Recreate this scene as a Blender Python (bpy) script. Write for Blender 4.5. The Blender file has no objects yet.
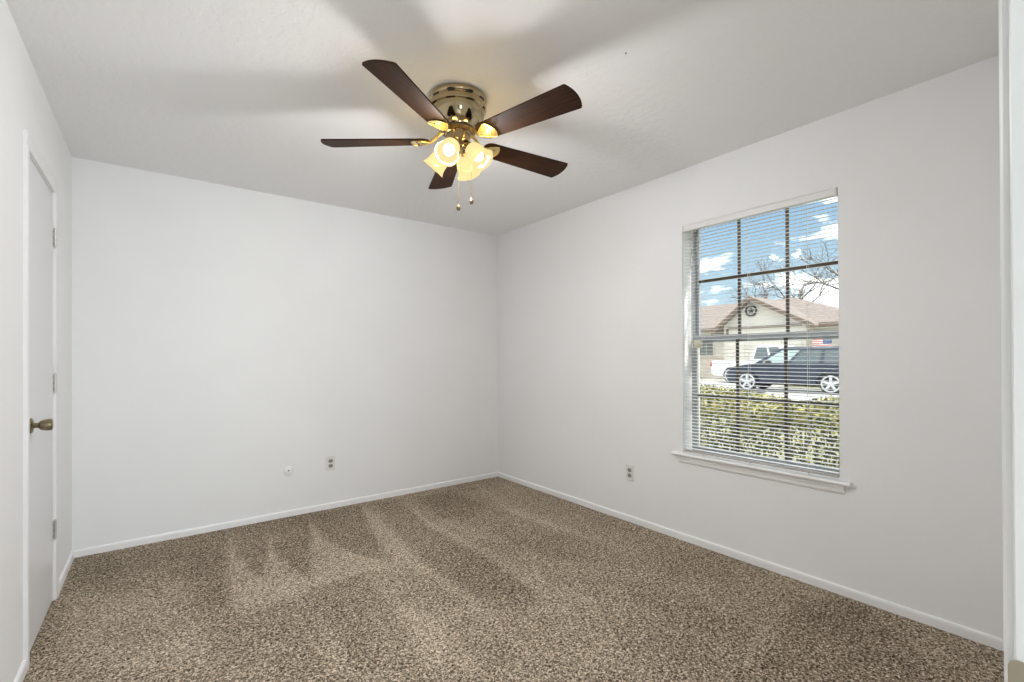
import bpy, math, random
from mathutils import Vector, Matrix
R = math.radians
scn = bpy.context.scene
col = scn.collection
rnd = random.Random(7)

# ---------------------------------------------------------------- camera
cam_d = bpy.data.cameras.new('camera')
cam = bpy.data.objects.new('camera', cam_d); col.objects.link(cam)
cam_d.sensor_fit = 'HORIZONTAL'; cam_d.sensor_width = 36.0
cam_d.lens = 469.5 / 1024 * 36.0
cam_d.shift_x = -1.2 / 1024; cam_d.shift_y = 14.5 / 1024
cam_d.clip_start = 0.02; cam_d.clip_end = 500
YAW, PITCH, ROLL, CAM_H = 0.6488, 0.0039, -0.0043, 1.2059
F = Vector((math.sin(YAW)*math.cos(PITCH), math.cos(YAW)*math.cos(PITCH), math.sin(PITCH)))
Rt = Vector((math.cos(YAW), -math.sin(YAW), 0)); Up = Rt.cross(F)
R2 = Rt*math.cos(ROLL) + Up*math.sin(ROLL); U2 = -Rt*math.sin(ROLL) + Up*math.cos(ROLL)
M4 = Matrix((R2, U2, -F)).transposed().to_4x4(); M4.translation = Vector((0, 0, CAM_H))
cam.matrix_world = M4
scn.camera = cam

# ---------------------------------------------------------------- view, exposure
scn.view_settings.view_transform = 'Standard'
scn.view_settings.look = 'None'
scn.view_settings.gamma = 1.0
scn.view_settings.use_curve_mapping = False
scn.view_settings.exposure = 0.10

# ---------------------------------------------------------------- sky
SKY_STRENGTH = 0.93
SUN_STRENGTH = 2.7
HALL_W = 100.0
BULB_W = 27.0
w = bpy.data.worlds.new('sky'); scn.world = w; w.use_nodes = True
nt = w.node_tree; N = nt.nodes; L = nt.links
for n in list(N): N.remove(n)
def wn(t, **k):
    n = N.new(t)
    for a, b in k.items(): setattr(n, a, b)
    return n
out = wn('ShaderNodeOutputWorld'); bg = wn('ShaderNodeBackground')
tc = wn('ShaderNodeTexCoord'); sep = wn('ShaderNodeSeparateXYZ')
L.new(tc.outputs['Generated'], sep.inputs[0])
ramp = wn('ShaderNodeValToRGB')
ramp.color_ramp.elements[0].position = 0.0; ramp.color_ramp.elements[0].color = (.80, .92, 1.0, 1)
ramp.color_ramp.elements[1].position = 0.6; ramp.color_ramp.elements[1].color = (.16, .36, .78, 1)
e = ramp.color_ramp.elements.new(.13); e.color = (.58, .80, .98, 1)
e = ramp.color_ramp.elements.new(.32); e.color = (.29, .53, .86, 1)
L.new(sep.outputs['Z'], ramp.inputs[0])
mp = wn('ShaderNodeMapping'); mp.inputs['Scale'].default_value = (1.0, 1.0, 2.6); mp.inputs['Location'].default_value = (1.35, .6, .1)
L.new(tc.outputs['Generated'], mp.inputs[0])
nz = wn('ShaderNodeTexNoise'); nz.inputs['Scale'].default_value = 5.2; nz.inputs['Detail'].default_value = 7; nz.inputs['Roughness'].default_value = .55
L.new(mp.outputs[0], nz.inputs[0])
cr = wn('ShaderNodeValToRGB'); cr.color_ramp.elements[0].position = .485; cr.color_ramp.elements[1].position = .555
L.new(nz.outputs[0], cr.inputs[0])
mx = wn('ShaderNodeMix', data_type='RGBA')
L.new(cr.outputs[0], mx.inputs[0]); L.new(ramp.outputs[0], mx.inputs[6]); mx.inputs[7].default_value = (2.6, 2.6, 2.6, 1)
cov = wn('ShaderNodeMapRange'); cov.inputs[1].default_value = .36; cov.inputs[2].default_value = .62; L.new(sep.outputs['Z'], cov.inputs[0])
mx2 = wn('ShaderNodeMix', data_type='RGBA'); L.new(cov.outputs[0], mx2.inputs[0]); L.new(mx.outputs[2], mx2.inputs[6]); mx2.inputs[7].default_value = (2.8, 2.85, 2.9, 1)
L.new(mx2.outputs[2], bg.inputs[0]); bg.inputs[1].default_value = SKY_STRENGTH
L.new(bg.outputs[0], out.inputs[0])

sun_d = bpy.data.lights.new('sun', 'SUN'); sun_d.energy = SUN_STRENGTH; sun_d.angle = R(.6); sun_d.color = (1, .96, .9)
sun = bpy.data.objects.new('sun', sun_d); col.objects.link(sun)
sun.rotation_euler = Vector((-.20, .80, -.62)).to_track_quat('-Z', 'Y').to_euler()

# fill light added in a made-up hall window behind the camera's doorway
hl = bpy.data.lights.new('hall_fill_light', 'AREA'); hl.energy = HALL_W; hl.shape = 'RECTANGLE'; hl.size = 1.8; hl.size_y = 1.6; hl.color = (.88, .94, 1)
hlo = bpy.data.objects.new('hall_fill_light', hl); col.objects.link(hlo); hlo.location = (.3, -2.50, 1.30); hlo.rotation_euler = (R(90), 0, 0)

# ---------------------------------------------------------------- materials
def mat(name, color=(.8, .8, .8), rough=.5, metal=0, spec=None, **kw):
    m = bpy.data.materials.new(name); m.use_nodes = True
    b = m.node_tree.nodes['Principled BSDF']
    b.inputs['Base Color'].default_value = (*color, 1); b.inputs['Roughness'].default_value = rough
    b.inputs['Metallic'].default_value = metal
    if spec is not None: b.inputs['Specular IOR Level'].default_value = spec
    for k, v in kw.items(): b.inputs[k.replace('_', ' ')].default_value = v
    return m
def noise_mat(name, c1, c2, scale=5, rough=.6, bump=0, bscale=None, detail=4, stretch=(1, 1, 1), lo=.35, hi=.65, metal=0, spec=None, dist=.01):
    m = mat(name, c1, rough, metal, spec); t = m.node_tree; b = t.nodes['Principled BSDF']
    tc = t.nodes.new('ShaderNodeTexCoord'); mp = t.nodes.new('ShaderNodeMapping'); mp.inputs['Scale'].default_value = stretch
    n = t.nodes.new('ShaderNodeTexNoise'); n.inputs['Scale'].default_value = scale; n.inputs['Detail'].default_value = detail
    r = t.nodes.new('ShaderNodeValToRGB'); r.color_ramp.elements[0].position = lo; r.color_ramp.elements[1].position = hi
    r.color_ramp.elements[0].color = (*c1, 1); r.color_ramp.elements[1].color = (*c2, 1)
    t.links.new(tc.outputs['Object'], mp.inputs[0]); t.links.new(mp.outputs[0], n.inputs[0]); t.links.new(n.outputs[0], r.inputs[0])
    t.links.new(r.outputs[0], b.inputs['Base Color'])
    if bump:
        n2 = t.nodes.new('ShaderNodeTexNoise'); n2.inputs['Scale'].default_value = bscale or scale; n2.inputs['Detail'].default_value = 3
        t.links.new(mp.outputs[0], n2.inputs[0])
        bp = t.nodes.new('ShaderNodeBump'); bp.inputs['Strength'].default_value = bump; bp.inputs['Distance'].default_value = dist
        t.links.new(n2.outputs[0], bp.inputs['Height']); t.links.new(bp.outputs[0], b.inputs['Normal'])
    return m
def emit(name, color, s):
    m = mat(name, color, .4); b = m.node_tree.nodes['Principled BSDF']
    b.inputs['Emission Color'].default_value = (*color, 1); b.inputs['Emission Strength'].default_value = s
    return m
W_WALL = noise_mat('painted_wall', (.895, .90, .90), (.91, .915, .915), 3, .62, .12, 160, spec=.3, dist=.002)
W_BACK = W_WALL
# ceiling: knockdown texture
CEIL = mat('textured_ceiling', (.93, .93, .93), .8, spec=.2)
t = CEIL.node_tree; b = t.nodes['Principled BSDF']
tc = t.nodes.new('ShaderNodeTexCoord'); n = t.nodes.new('ShaderNodeTexNoise'); n.inputs['Scale'].default_value = 26; n.inputs['Detail'].default_value = 3
n3 = t.nodes.new('ShaderNodeTexNoise'); n3.inputs['Scale'].default_value = 2.2
r_ = t.nodes.new('ShaderNodeValToRGB'); r_.color_ramp.elements[0].position = .46; r_.color_ramp.elements[1].position = .56
mu = t.nodes.new('ShaderNodeMath'); mu.operation = 'MULTIPLY'
bp = t.nodes.new('ShaderNodeBump'); bp.inputs['Strength'].default_value = .35; bp.inputs['Distance'].default_value = .004
t.links.new(tc.outputs['Object'], n.inputs[0]); t.links.new(tc.outputs['Object'], n3.inputs[0]); t.links.new(n.outputs[0], r_.inputs[0])
t.links.new(r_.outputs[0], mu.inputs[0]); t.links.new(n3.outputs[0], mu.inputs[1])
t.links.new(mu.outputs[0], bp.inputs['Height']); t.links.new(bp.outputs[0], b.inputs['Normal'])
TRIM = mat('white_trim_paint', (.93, .93, .925), .35)
DOORP = mat('white_door_paint', (.80, .80, .81), .38)
PLASTIC = mat('white_plastic', (.80, .80, .78), .35)
RECEPT = mat('grey_receptacle', (.30, .30, .30), .4)
DARK = mat('dark_slot', (.03, .03, .03), .6)
BLIND = mat('blind_vinyl', (.86, .86, .85), .35)
CORD = mat('white_cord', (.85, .85, .84), .7)
RAILG = mat('beige_bottom_rail', (.50, .46, .42), .45)
ALU = mat('window_aluminium', (.42, .44, .46), .35, .6)
BRONZE = mat('bronze_muntin', (.085, .07, .055), .4, .3)
LATCH = mat('cream_latch', (.70, .66, .50), .4)
STEEL = mat('painted_hinge', (.62, .62, .60), .3, .5)
BRASS = mat('polished_antique_brass', (.44, .355, .22), .12, 1)
BRASSD = mat('darkened_brass', (.20, .15, .08), .3, 1)
GOLD = mat('bright_brass', (.86, .66, .30), .22, 1)
KNOBM = noise_mat('aged_brass', (.20, .16, .10), (.34, .28, .18), 40, .32, metal=1)
STRIKE = mat('dull_brass', (.42, .37, .28), .45, .6)
# fan blade wood
WOOD = noise_mat('walnut_blade', (.016, .006, .0022), (.048, .018, .0055), 9, .55, spec=.12, stretch=(1.2, 14, 14), lo=.3, hi=.7, detail=6)
WOODE = mat('dark_blade_edge', (.02, .01, .006), .4)
# lamp shade glass: frosted amber glass lit from within
SHADE = bpy.data.materials.new('frosted_amber_glass'); SHADE.use_nodes = True
t = SHADE.node_tree; t.nodes.clear()
o_ = t.nodes.new('ShaderNodeOutputMaterial'); a1 = t.nodes.new('ShaderNodeAddShader'); m1 = t.nodes.new('ShaderNodeMixShader'); m2 = t.nodes.new('ShaderNodeMixShader')
tr = t.nodes.new('ShaderNodeBsdfTranslucent'); tr.inputs[0].default_value = (.003, .0022, .0009, 1)
tp = t.nodes.new('ShaderNodeBsdfTransparent'); tp.inputs[0].default_value = (1, .82, .48, 1)
gl = t.nodes.new('ShaderNodeBsdfGlossy'); gl.inputs['Roughness'].default_value = .15
em = t.nodes.new('ShaderNodeEmission'); em.inputs[0].default_value = (1, .80, .40, 1); em.inputs[1].default_value = .78
m1.inputs[0].default_value = .22; m2.inputs[0].default_value = .008
t.links.new(tr.outputs[0], m1.inputs[1]); t.links.new(tp.outputs[0], m1.inputs[2])
t.links.new(m1.outputs[0], m2.inputs[1]); t.links.new(gl.outputs[0], m2.inputs[2])
t.links.new(m2.outputs[0], a1.inputs[0]); t.links.new(em.outputs[0], a1.inputs[1]); t.links.new(a1.outputs[0], o_.inputs[0])
BULB = emit('lit_bulb', (1, .93, .74), 1.8)
GLASS = bpy.data.materials.new('window_glass'); GLASS.use_nodes = True
t = GLASS.node_tree; t.nodes.clear()
o_ = t.nodes.new('ShaderNodeOutputMaterial'); m1 = t.nodes.new('ShaderNodeMixShader'); m1.inputs[0].default_value = .02
tp = t.nodes.new('ShaderNodeBsdfTransparent'); tp.inputs[0].default_value = (.97, .99, .98, 1); gl = t.nodes.new('ShaderNodeBsdfGlossy'); gl.inputs['Roughness'].default_value = .02
t.links.new(tp.outputs[0], m1.inputs[1]); t.links.new(gl.outputs[0], m1.inputs[2]); t.links.new(m1.outputs[0], o_.inputs[0])

# carpet
CARPET = mat('brown_flecked_carpet', (.2, .15, .1), .95, spec=.1)
t = CARPET.node_tree; b = t.nodes['Principled BSDF']
def tn(k, **kw):
    n = t.nodes.new(k)
    for a, v in kw.items(): setattr(n, a, v)
    return n
tc = tn('ShaderNodeTexCoord')
n1 = tn('ShaderNodeTexNoise'); n1.inputs['Scale'].default_value = 112; n1.inputs['Detail'].default_value = 3; n1.inputs['Roughness'].default_value = .6; n1.inputs['Distortion'].default_value = 1.2
n2 = tn('ShaderNodeTexNoise'); n2.inputs['Scale'].default_value = 1.6; n2.inputs['Detail'].default_value = 3
at = tn('ShaderNodeAttribute', attribute_name='pile_lay')
L2 = t.links.new
L2(tc.outputs['Object'], n1.inputs[0]); L2(tc.outputs['Object'], n2.inputs[0])
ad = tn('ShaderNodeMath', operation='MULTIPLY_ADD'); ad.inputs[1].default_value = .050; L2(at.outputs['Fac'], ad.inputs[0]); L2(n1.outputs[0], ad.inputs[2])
ad2 = tn('ShaderNodeMath', operation='MULTIPLY_ADD'); ad2.inputs[1].default_value = .08; L2(n2.outputs[0], ad2.inputs[0]); L2(ad.outputs[0], ad2.inputs[2])
cr = tn('ShaderNodeValToRGB'); es = cr.color_ramp.elements
es[0].position = .435; es[0].color = (.040, .028, .017, 1)
es[1].position = .675; es[1].color = (.90, .77, .61, 1)
e = es.new(.55); e.color = (.33, .26, .185, 1)
L2(ad2.outputs[0], cr.inputs[0]); L2(cr.outputs[0], b.inputs['Base Color'])
bp = tn('ShaderNodeBump'); bp.inputs['Strength'].default_value = .8; bp.inputs['Distance'].default_value = .008
L2(n1.outputs[0], bp.inputs['Height']); L2(bp.outputs[0], b.inputs['Normal'])

# ---------------------------------------------------------------- mesh helpers
class MB:
    """collects shapes and links them as one mesh object"""
    def __init__(s): s.v = []; s.f = []; s.m = []; s.mi = 0
    def add(s, vs, fs):
        o = len(s.v); s.v += [tuple(v) for v in vs]; s.f += [tuple(i+o for i in f) for f in fs]; s.m += [s.mi]*len(fs)
        return s
    def box(s, a, b, c=0.0):
        x0, y0, z0 = a; x1, y1, z1 = b
        if c <= 0:
            vs = [(x, y, z) for z in (z0, z1) for x, y in ((x0, y0), (x1, y0), (x1, y1), (x0, y1))]
            return s.add(vs, [(3, 2, 1, 0), (4, 5, 6, 7), (0, 1, 5, 4), (1, 2, 6, 5), (2, 3, 7, 6), (3, 0, 4, 7)])
        # chamfered box
        vs = []; idx = {}
        for i, X in enumerate((x0, x1)):
            for j, Y in enumerate((y0, y1)):
                for k, Z in enumerate((z0, z1)):
                    dx = c if i == 0 else -c; dy = c if j == 0 else -c; dz = c if k == 0 else -c
                    idx[i, j, k, 0] = len(vs); vs.append((X, Y+dy, Z+dz))
                    idx[i, j, k, 1] = len(vs); vs.append((X+dx, Y, Z+dz))
                    idx[i, j, k, 2] = len(vs); vs.append((X+dx, Y+dy, Z))
        fs = []
        for i in (0, 1): fs.append([idx[i, 0, 0, 0], idx[i, 1, 0, 0], idx[i, 1, 1, 0], idx[i, 0, 1, 0]])
        for j in (0, 1): fs.append([idx[0, j, 0, 1], idx[1, j, 0, 1], idx[1, j, 1, 1], idx[0, j, 1, 1]])
        for k in (0, 1): fs.append([idx[0, 0, k, 2], idx[1, 0, k, 2], idx[1, 1, k, 2], idx[0, 1, k, 2]])
        for i in (0, 1):
            for j in (0, 1): fs.append([idx[i, j, 0, 0], idx[i, j, 1, 0], idx[i, j, 1, 1], idx[i, j, 0, 1]])
            for k in (0, 1): fs.append([idx[i, 0, k, 0], idx[i, 1, k, 0], idx[i, 1, k, 2], idx[i, 0, k, 2]])
        for j in (0, 1):
            for k in (0, 1): fs.append([idx[0, j, k, 1], idx[1, j, k, 1], idx[1, j, k, 2], idx[0, j, k, 2]])
        for i in (0, 1):
            for j in (0, 1):
                for k in (0, 1): fs.append([idx[i, j, k, 0], idx[i, j, k, 1], idx[i, j, k, 2]])
        return s.add(vs, fs)
    def lathe(s, prof, c=(0, 0, 0), axis='Z', n=32, mtx=None, squash=1):
        vs = []; fs = []
        for r, z in prof:
            for k in range(n):
                a = 2*math.pi*k/n; p = Vector((r*math.cos(a), squash*r*math.sin(a), z))
                if axis == 'X': p = Vector((p.z, p.x, p.y))
                if axis == 'Y': p = Vector((p.x, p.z, p.y))
                if mtx is not None: p = mtx @ p
                vs.append(p + Vector(c))
        for i in range(len(prof)-1):
            for k in range(n):
                a = i*n+k; b = i*n+(k+1) % n
                fs.append((a, b, b+n, a+n))
        if prof[0][0] > 1e-6: fs.append(tuple(range(n-1, -1, -1)) if False else tuple(range(n))[::-1])
        if prof[-1][0] > 1e-6 and getattr(s, 'cap', True): fs.append(tuple((len(prof)-1)*n+k for k in range(n)))
        return s.add(vs, fs)
    def tube(s, pts, r, n=8):
        pts = [Vector(p) for p in pts]; rs = r if isinstance(r, (list, tuple)) else [r]*len(pts)
        vs = []; fs = []; up = None
        for i, p in enumerate(pts):
            d = (pts[min(i+1, len(pts)-1)] - pts[max(i-1, 0)]).normalized()
            if up is None:
                up = d.orthogonal().normalized()
            else:
                up = (up - d*up.dot(d)).normalized()
            q = d.cross(up)
            for k in range(n):
                a = 2*math.pi*k/n; vs.append(p + (up*math.cos(a) + q*math.sin(a))*rs[i])
        for i in range(len(pts)-1):
            for k in range(n):
                a = i*n+k; b = i*n+(k+1) % n; fs.append((a, b, b+n, a+n))
        fs.append(tuple(range(n))[::-1]); fs.append(tuple((len(pts)-1)*n+k for k in range(n)))
        return s.add(vs, fs)
    def prism(s, poly, lo, hi, axis='Z'):
        """polygon in the two other axes, extruded along axis from lo to hi"""
        def P(a, b, h): return {'Z': (a, b, h), 'X': (h, a, b), 'Y': (a, h, b)}[axis]
        n = len(poly); vs = [P(a, b, lo) for a, b in poly] + [P(a, b, hi) for a, b in poly]
        fs = [tuple(range(n))[::-1], tuple(range(n, 2*n))] + [(i, (i+1) % n, (i+1) % n+n, i+n) for i in range(n)]
        return s.add(vs, fs)
    def xf(s, mtx):
        s.v = [tuple(mtx @ Vector(v)) for v in s.v]; return s
    def build(s, name, m, parent=None, smooth=False, loc=(0, 0, 0), rot=(0, 0, 0)):
        me = bpy.data.meshes.new(name); me.from_pydata(s.v, [], s.f)
        for q in (m if isinstance(m, (list, tuple)) else [m]): me.materials.append(q)
        for p, i in zip(me.polygons, s.m): p.material_index = i
        import bmesh
        bm = bmesh.new(); bm.from_mesh(me); bmesh.ops.recalc_face_normals(bm, faces=bm.faces); bm.to_mesh(me); bm.free()
        if smooth:
            for p in me.polygons: p.use_smooth = True
            try: me.set_sharp_from_angle(angle=R(35))
            except Exception: pass
        o = bpy.data.objects.new(name, me); col.objects.link(o); o.location = loc; o.rotation_euler = rot
        if parent: o.parent = parent
        return o
def tag(o, label, cat, group=None, kind=None):
    o['label'] = label; o['category'] = cat
    if group: o['group'] = group
    if kind: o['kind'] = kind
    return o
def empty(name, loc=(0, 0, 0), rz=0):
    o = bpy.data.objects.new(name, None); col.objects.link(o); o.location = loc; o.rotation_euler = (0, 0, rz); o.empty_display_size = .1
    return o
def struct(o, label, cat): return tag(o, label, cat, kind='structure')

# ---------------------------------------------------------------- room shell
XL, XR, YB, YF, H = -.414, 2.757, 3.898, .064, 2.44
WY0, WY1, WZ0, WZ1 = .899, 1.790, .575, 2.067        # window opening
DY0, DY1, DZ = 2.655, 3.262, 2.040                    # left door opening
OX0, OX1, OZ = -.165, .595, 2.045                     # doorway the camera stands in
# floor: fine grid carrying the brushed lay of the pile
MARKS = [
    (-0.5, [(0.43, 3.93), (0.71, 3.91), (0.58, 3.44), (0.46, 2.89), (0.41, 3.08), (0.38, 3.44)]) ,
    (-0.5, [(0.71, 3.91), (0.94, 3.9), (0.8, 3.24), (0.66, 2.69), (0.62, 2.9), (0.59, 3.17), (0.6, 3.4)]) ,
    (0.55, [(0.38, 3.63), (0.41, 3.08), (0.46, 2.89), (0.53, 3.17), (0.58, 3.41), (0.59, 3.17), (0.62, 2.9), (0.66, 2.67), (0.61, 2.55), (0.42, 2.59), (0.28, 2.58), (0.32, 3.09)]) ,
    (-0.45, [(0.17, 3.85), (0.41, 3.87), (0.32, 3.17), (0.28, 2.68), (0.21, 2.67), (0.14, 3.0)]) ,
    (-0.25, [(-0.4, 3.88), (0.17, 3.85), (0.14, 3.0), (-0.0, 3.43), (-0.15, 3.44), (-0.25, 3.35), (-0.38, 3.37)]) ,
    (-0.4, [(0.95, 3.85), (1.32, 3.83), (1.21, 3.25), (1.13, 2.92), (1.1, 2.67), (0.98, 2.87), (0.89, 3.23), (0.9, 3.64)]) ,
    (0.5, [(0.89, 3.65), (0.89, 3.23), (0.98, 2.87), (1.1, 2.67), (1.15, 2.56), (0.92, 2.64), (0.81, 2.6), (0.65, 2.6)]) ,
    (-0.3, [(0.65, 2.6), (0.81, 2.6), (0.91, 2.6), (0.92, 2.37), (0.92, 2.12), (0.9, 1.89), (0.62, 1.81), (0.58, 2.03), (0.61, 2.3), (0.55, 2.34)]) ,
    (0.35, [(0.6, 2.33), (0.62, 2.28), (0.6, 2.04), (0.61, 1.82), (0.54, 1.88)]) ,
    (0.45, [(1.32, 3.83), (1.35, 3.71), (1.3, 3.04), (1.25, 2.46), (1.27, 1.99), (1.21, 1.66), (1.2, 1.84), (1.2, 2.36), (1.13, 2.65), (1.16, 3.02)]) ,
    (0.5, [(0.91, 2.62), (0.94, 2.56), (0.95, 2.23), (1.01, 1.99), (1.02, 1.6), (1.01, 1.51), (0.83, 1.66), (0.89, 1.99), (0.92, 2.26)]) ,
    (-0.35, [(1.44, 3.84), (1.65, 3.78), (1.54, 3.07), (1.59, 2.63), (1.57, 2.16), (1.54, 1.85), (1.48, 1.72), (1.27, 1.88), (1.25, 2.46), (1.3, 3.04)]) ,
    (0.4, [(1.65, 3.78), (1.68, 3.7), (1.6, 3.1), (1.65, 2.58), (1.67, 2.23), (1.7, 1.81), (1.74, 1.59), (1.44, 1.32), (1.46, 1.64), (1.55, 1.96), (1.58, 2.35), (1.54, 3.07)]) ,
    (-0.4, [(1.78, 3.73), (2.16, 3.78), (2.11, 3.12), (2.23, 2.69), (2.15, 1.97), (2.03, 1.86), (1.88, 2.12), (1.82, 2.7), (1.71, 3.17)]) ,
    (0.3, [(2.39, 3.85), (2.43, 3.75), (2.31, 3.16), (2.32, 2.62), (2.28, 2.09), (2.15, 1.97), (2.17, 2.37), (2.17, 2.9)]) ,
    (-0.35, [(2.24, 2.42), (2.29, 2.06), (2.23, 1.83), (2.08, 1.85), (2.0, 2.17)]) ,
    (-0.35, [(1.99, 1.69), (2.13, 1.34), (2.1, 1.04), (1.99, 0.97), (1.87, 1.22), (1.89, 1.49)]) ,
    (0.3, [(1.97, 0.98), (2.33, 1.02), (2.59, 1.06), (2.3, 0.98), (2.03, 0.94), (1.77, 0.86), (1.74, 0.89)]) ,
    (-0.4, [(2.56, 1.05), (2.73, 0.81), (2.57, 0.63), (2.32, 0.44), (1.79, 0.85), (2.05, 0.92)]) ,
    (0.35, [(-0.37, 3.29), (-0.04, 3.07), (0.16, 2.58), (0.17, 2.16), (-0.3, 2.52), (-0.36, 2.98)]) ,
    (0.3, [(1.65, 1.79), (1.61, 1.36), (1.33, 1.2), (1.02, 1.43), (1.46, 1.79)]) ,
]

def inside(poly, x, y):
    c = False; n = len(poly); j = n-1
    for i in range(n):
        xi, yi = poly[i]; xj, yj = poly[j]
        if (yi > y) != (yj > y) and x < (xj-xi)*(y-yi)/(yj-yi)+xi: c = not c
        j = i
    return c
step = .022
nx = int((XR-XL+.3)/step)+1; ny = int((YB-YF+.3)/step)+1
gx = [XL-.13+i*step for i in range(nx)]; gy = [YF-.13+j*step for j in range(ny)]
lay = [[0.0]*nx for _ in range(ny)]
for v, poly in MARKS:
    xs = [q[0] for q in poly]; ys = [q[1] for q in poly]
    for j, y in enumerate(gy):
        if y < min(ys) or y > max(ys): continue
        for i, x in enumerate(gx):
            if min(xs) <= x <= max(xs) and inside(poly, x, y): lay[j][i] = v if abs(v) > abs(lay[j][i]) else lay[j][i]*.5+v*.5
for _ in range(1):
    lay = [[(lay[j][i]*2+lay[max(j-1, 0)][i]+lay[min(j+1, ny-1)][i]+lay[j][max(i-1, 0)]+lay[j][min(i+1, nx-1)])/6 for i in range(nx)] for j in range(ny)]
me = bpy.data.meshes.new('floor')
me.from_pydata([(x, y, 0) for y in gy for x in gx], [], [(j*nx+i, j*nx+i+1, (j+1)*nx+i+1, (j+1)*nx+i) for j in range(ny-1) for i in range(nx-1)])
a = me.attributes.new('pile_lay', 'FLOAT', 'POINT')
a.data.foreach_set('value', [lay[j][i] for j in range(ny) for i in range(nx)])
me.materials.append(CARPET)
fl = bpy.data.objects.new('floor', me); col.objects.link(fl)
struct(fl, 'brown flecked cut pile carpet with vacuum marks across the bedroom floor', 'floor')

struct(MB().box((XL-.15, YF-.12, H), (XR+.22, YB+.15, H+.15)).build('ceiling', CEIL), 'white lightly textured ceiling', 'ceiling')
struct(MB().box((XL-.15, YB, -.05), (XR+.2, YB+.15, H)).build('wall_back', W_BACK), 'plain off-white back wall facing the camera', 'wall')
wr = MB()
wr.box((XR, WY1, -.05), (XR+.2, YB, H)).box((XR, -.055, -.05), (XR+.2, WY0, H)).box((XR, WY0, -.05), (XR+.2, WY1, WZ0-.02)).box((XR, WY0, WZ1), (XR+.098, WY1, H)).box((XR+.098, WY0, WZ1+.045), (XR+.2, WY1, H))
struct(wr.build('wall_right', W_WALL), 'off-white wall with the window in it', 'wall')
wl = MB()
wl.box((XL-.12, DY1, -.05), (XL, YB, H)).box((XL-.12, -.055, -.05), (XL, DY0, H)).box((XL-.12, DY0, DZ), (XL, DY1, H)).box((XL-.14, DY0-.05, -.05), (XL-.10, DY1+.05, DZ+.05))
struct(wl.build('wall_left', W_WALL), 'off-white left wall with the closet door in it', 'wall')
wf = MB()
wf.box((XL, -.055, -.05), (OX0-.02, YF, H)).box((OX1+.02, -.055, -.05), (XR, YF, H)).box((OX0-.02, -.055, OZ+.02), (OX1+.02, YF, H))
struct(wf.build('wall_front', W_WALL), 'off-white wall around the near doorway', 'wall')
# hall behind the camera, unseen and added to light the room
struct(MB().box((-2.2, -2.45, -.05), (3.2, -.13, 0)).box((-2.2,-.14,-.05),(3.2,-.05,-.001)).build('floor_hall', noise_mat('pale_bounce_tile', (.66, .65, .62), (.72, .71, .68), 4, .4)), 'tiled floor of the unseen hall behind the doorway, made pale to bounce light', 'floor')  # pale tone picked to bounce light up onto the bedroom ceiling
hw = MB().box((-2.3, -2.55, -.05), (-.62, -2.45, H)).box((1.22, -2.55, -.05), (3.3, -2.45, H)).box((-.62, -2.55, -.05), (1.22, -2.45, .48)).box((-.62, -2.55, 2.12), (1.22, -2.45, H)).box((-2.3, -2.45, -.05), (-2.2, -.055, H)).box((3.2, -2.45, -.05), (3.3, -.055, H)).box((-2.2, -.155, -.05), (XL-.12, -.055, H)).box((XR+.2, -.155, -.05), (3.2, -.055, H))
struct(hw.build('wall_hall', noise_mat('taupe_wall', (.44, .42, .39), (.46, .44, .41), 3, .7)), 'taupe walls of the hall behind the doorway', 'wall')
struct(MB().box((-2.3, -2.55, H), (3.3, -.10, H+.15)).build('ceiling_hall', CEIL), 'white ceiling of the hall behind the doorway', 'ceiling')
w2 = empty('added_hall_window', (.3, -2.45, .48)); struct(w2, 'white framed unseen hall window added behind the doorway to light the room', 'window')  # unseen window, added only as the setting of the fill light
m = MB()
for x in (-.92, -.03, .86): m.box((x, -2.475, .48), (x+.06, -2.44, 2.12))
m.box((-.92, -2.475, .48), (.92, -2.44, .53)).box((-.92, -2.475, 2.07), (.92, -2.44, 2.12)).box((-.92, -2.475, 1.27), (.92, -2.44, 1.33))
m.v = [(x, y+2.45, z-.48) for x, y, z in m.v]; m.build('window_frame', TRIM, w2)
m = MB().box((-.92, -2.462, .5), (.92, -2.458, 2.1)); m.v = [(x, y+2.45, z-.48) for x, y, z in m.v]; m.build('glass_pane', GLASS, w2)

# baseboards: small square-edged boards with an eased top
def base_prof(t=.012, h=.045): return [(0, -.01), (t, -.01), (t, h-.012), (t*.85, h-.004), (t*.45, h), (0, h)]
def baseboard(name, pts, label):
    (x0, y0), (x1, y1), nrm = pts
    m = MB(); pr = base_prof(); vs = []
    for (x, y) in ((x0, y0), (x1, y1)):
        for o, z in pr: vs.append((x+nrm[0]*o, y+nrm[1]*o, z))
    n = len(pr); fs = [tuple(range(n)), tuple(range(n, 2*n))] + [(i, (i+1) % n, (i+1) % n+n, i+n) for i in range(n)]
    m.add(vs, fs); return struct(m.build(name, TRIM), label, 'baseboard')
baseboard('baseboard_back', ((XL, YB), (XR, YB), (0, -1)), 'white baseboard along the back wall')
baseboard('baseboard_right', ((XR, YF), (XR, YB-.012), (-1, 0)), 'white baseboard along the window wall')
baseboard('baseboard_left_far', ((XL, DY1+.061), (XL, YB-.012), (1, 0)), 'short white baseboard between closet door and back corner')
baseboard('baseboard_left_near', ((XL, YF), (XL, DY0-.061), (1, 0)), 'white baseboard left of the closet door')

# ---------------------------------------------------------------- closet door in the left wall
d1 = empty('door_1', (XL, (DY0+DY1)/2, 0)); struct(d1, 'white flush closet door with an aged brass knob in the left wall', 'door')
def rel(m, root): 
    inv = Vector(root.location); m.v = [tuple(Vector(v)-inv) for v in m.v]; return m
cw = .057
rel(MB().box((XL-.036, DY0+.005, .012), (XL-.001, DY1-.005, DZ-.006), .0015), d1).build('door_panel', DOORP, d1)
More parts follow.
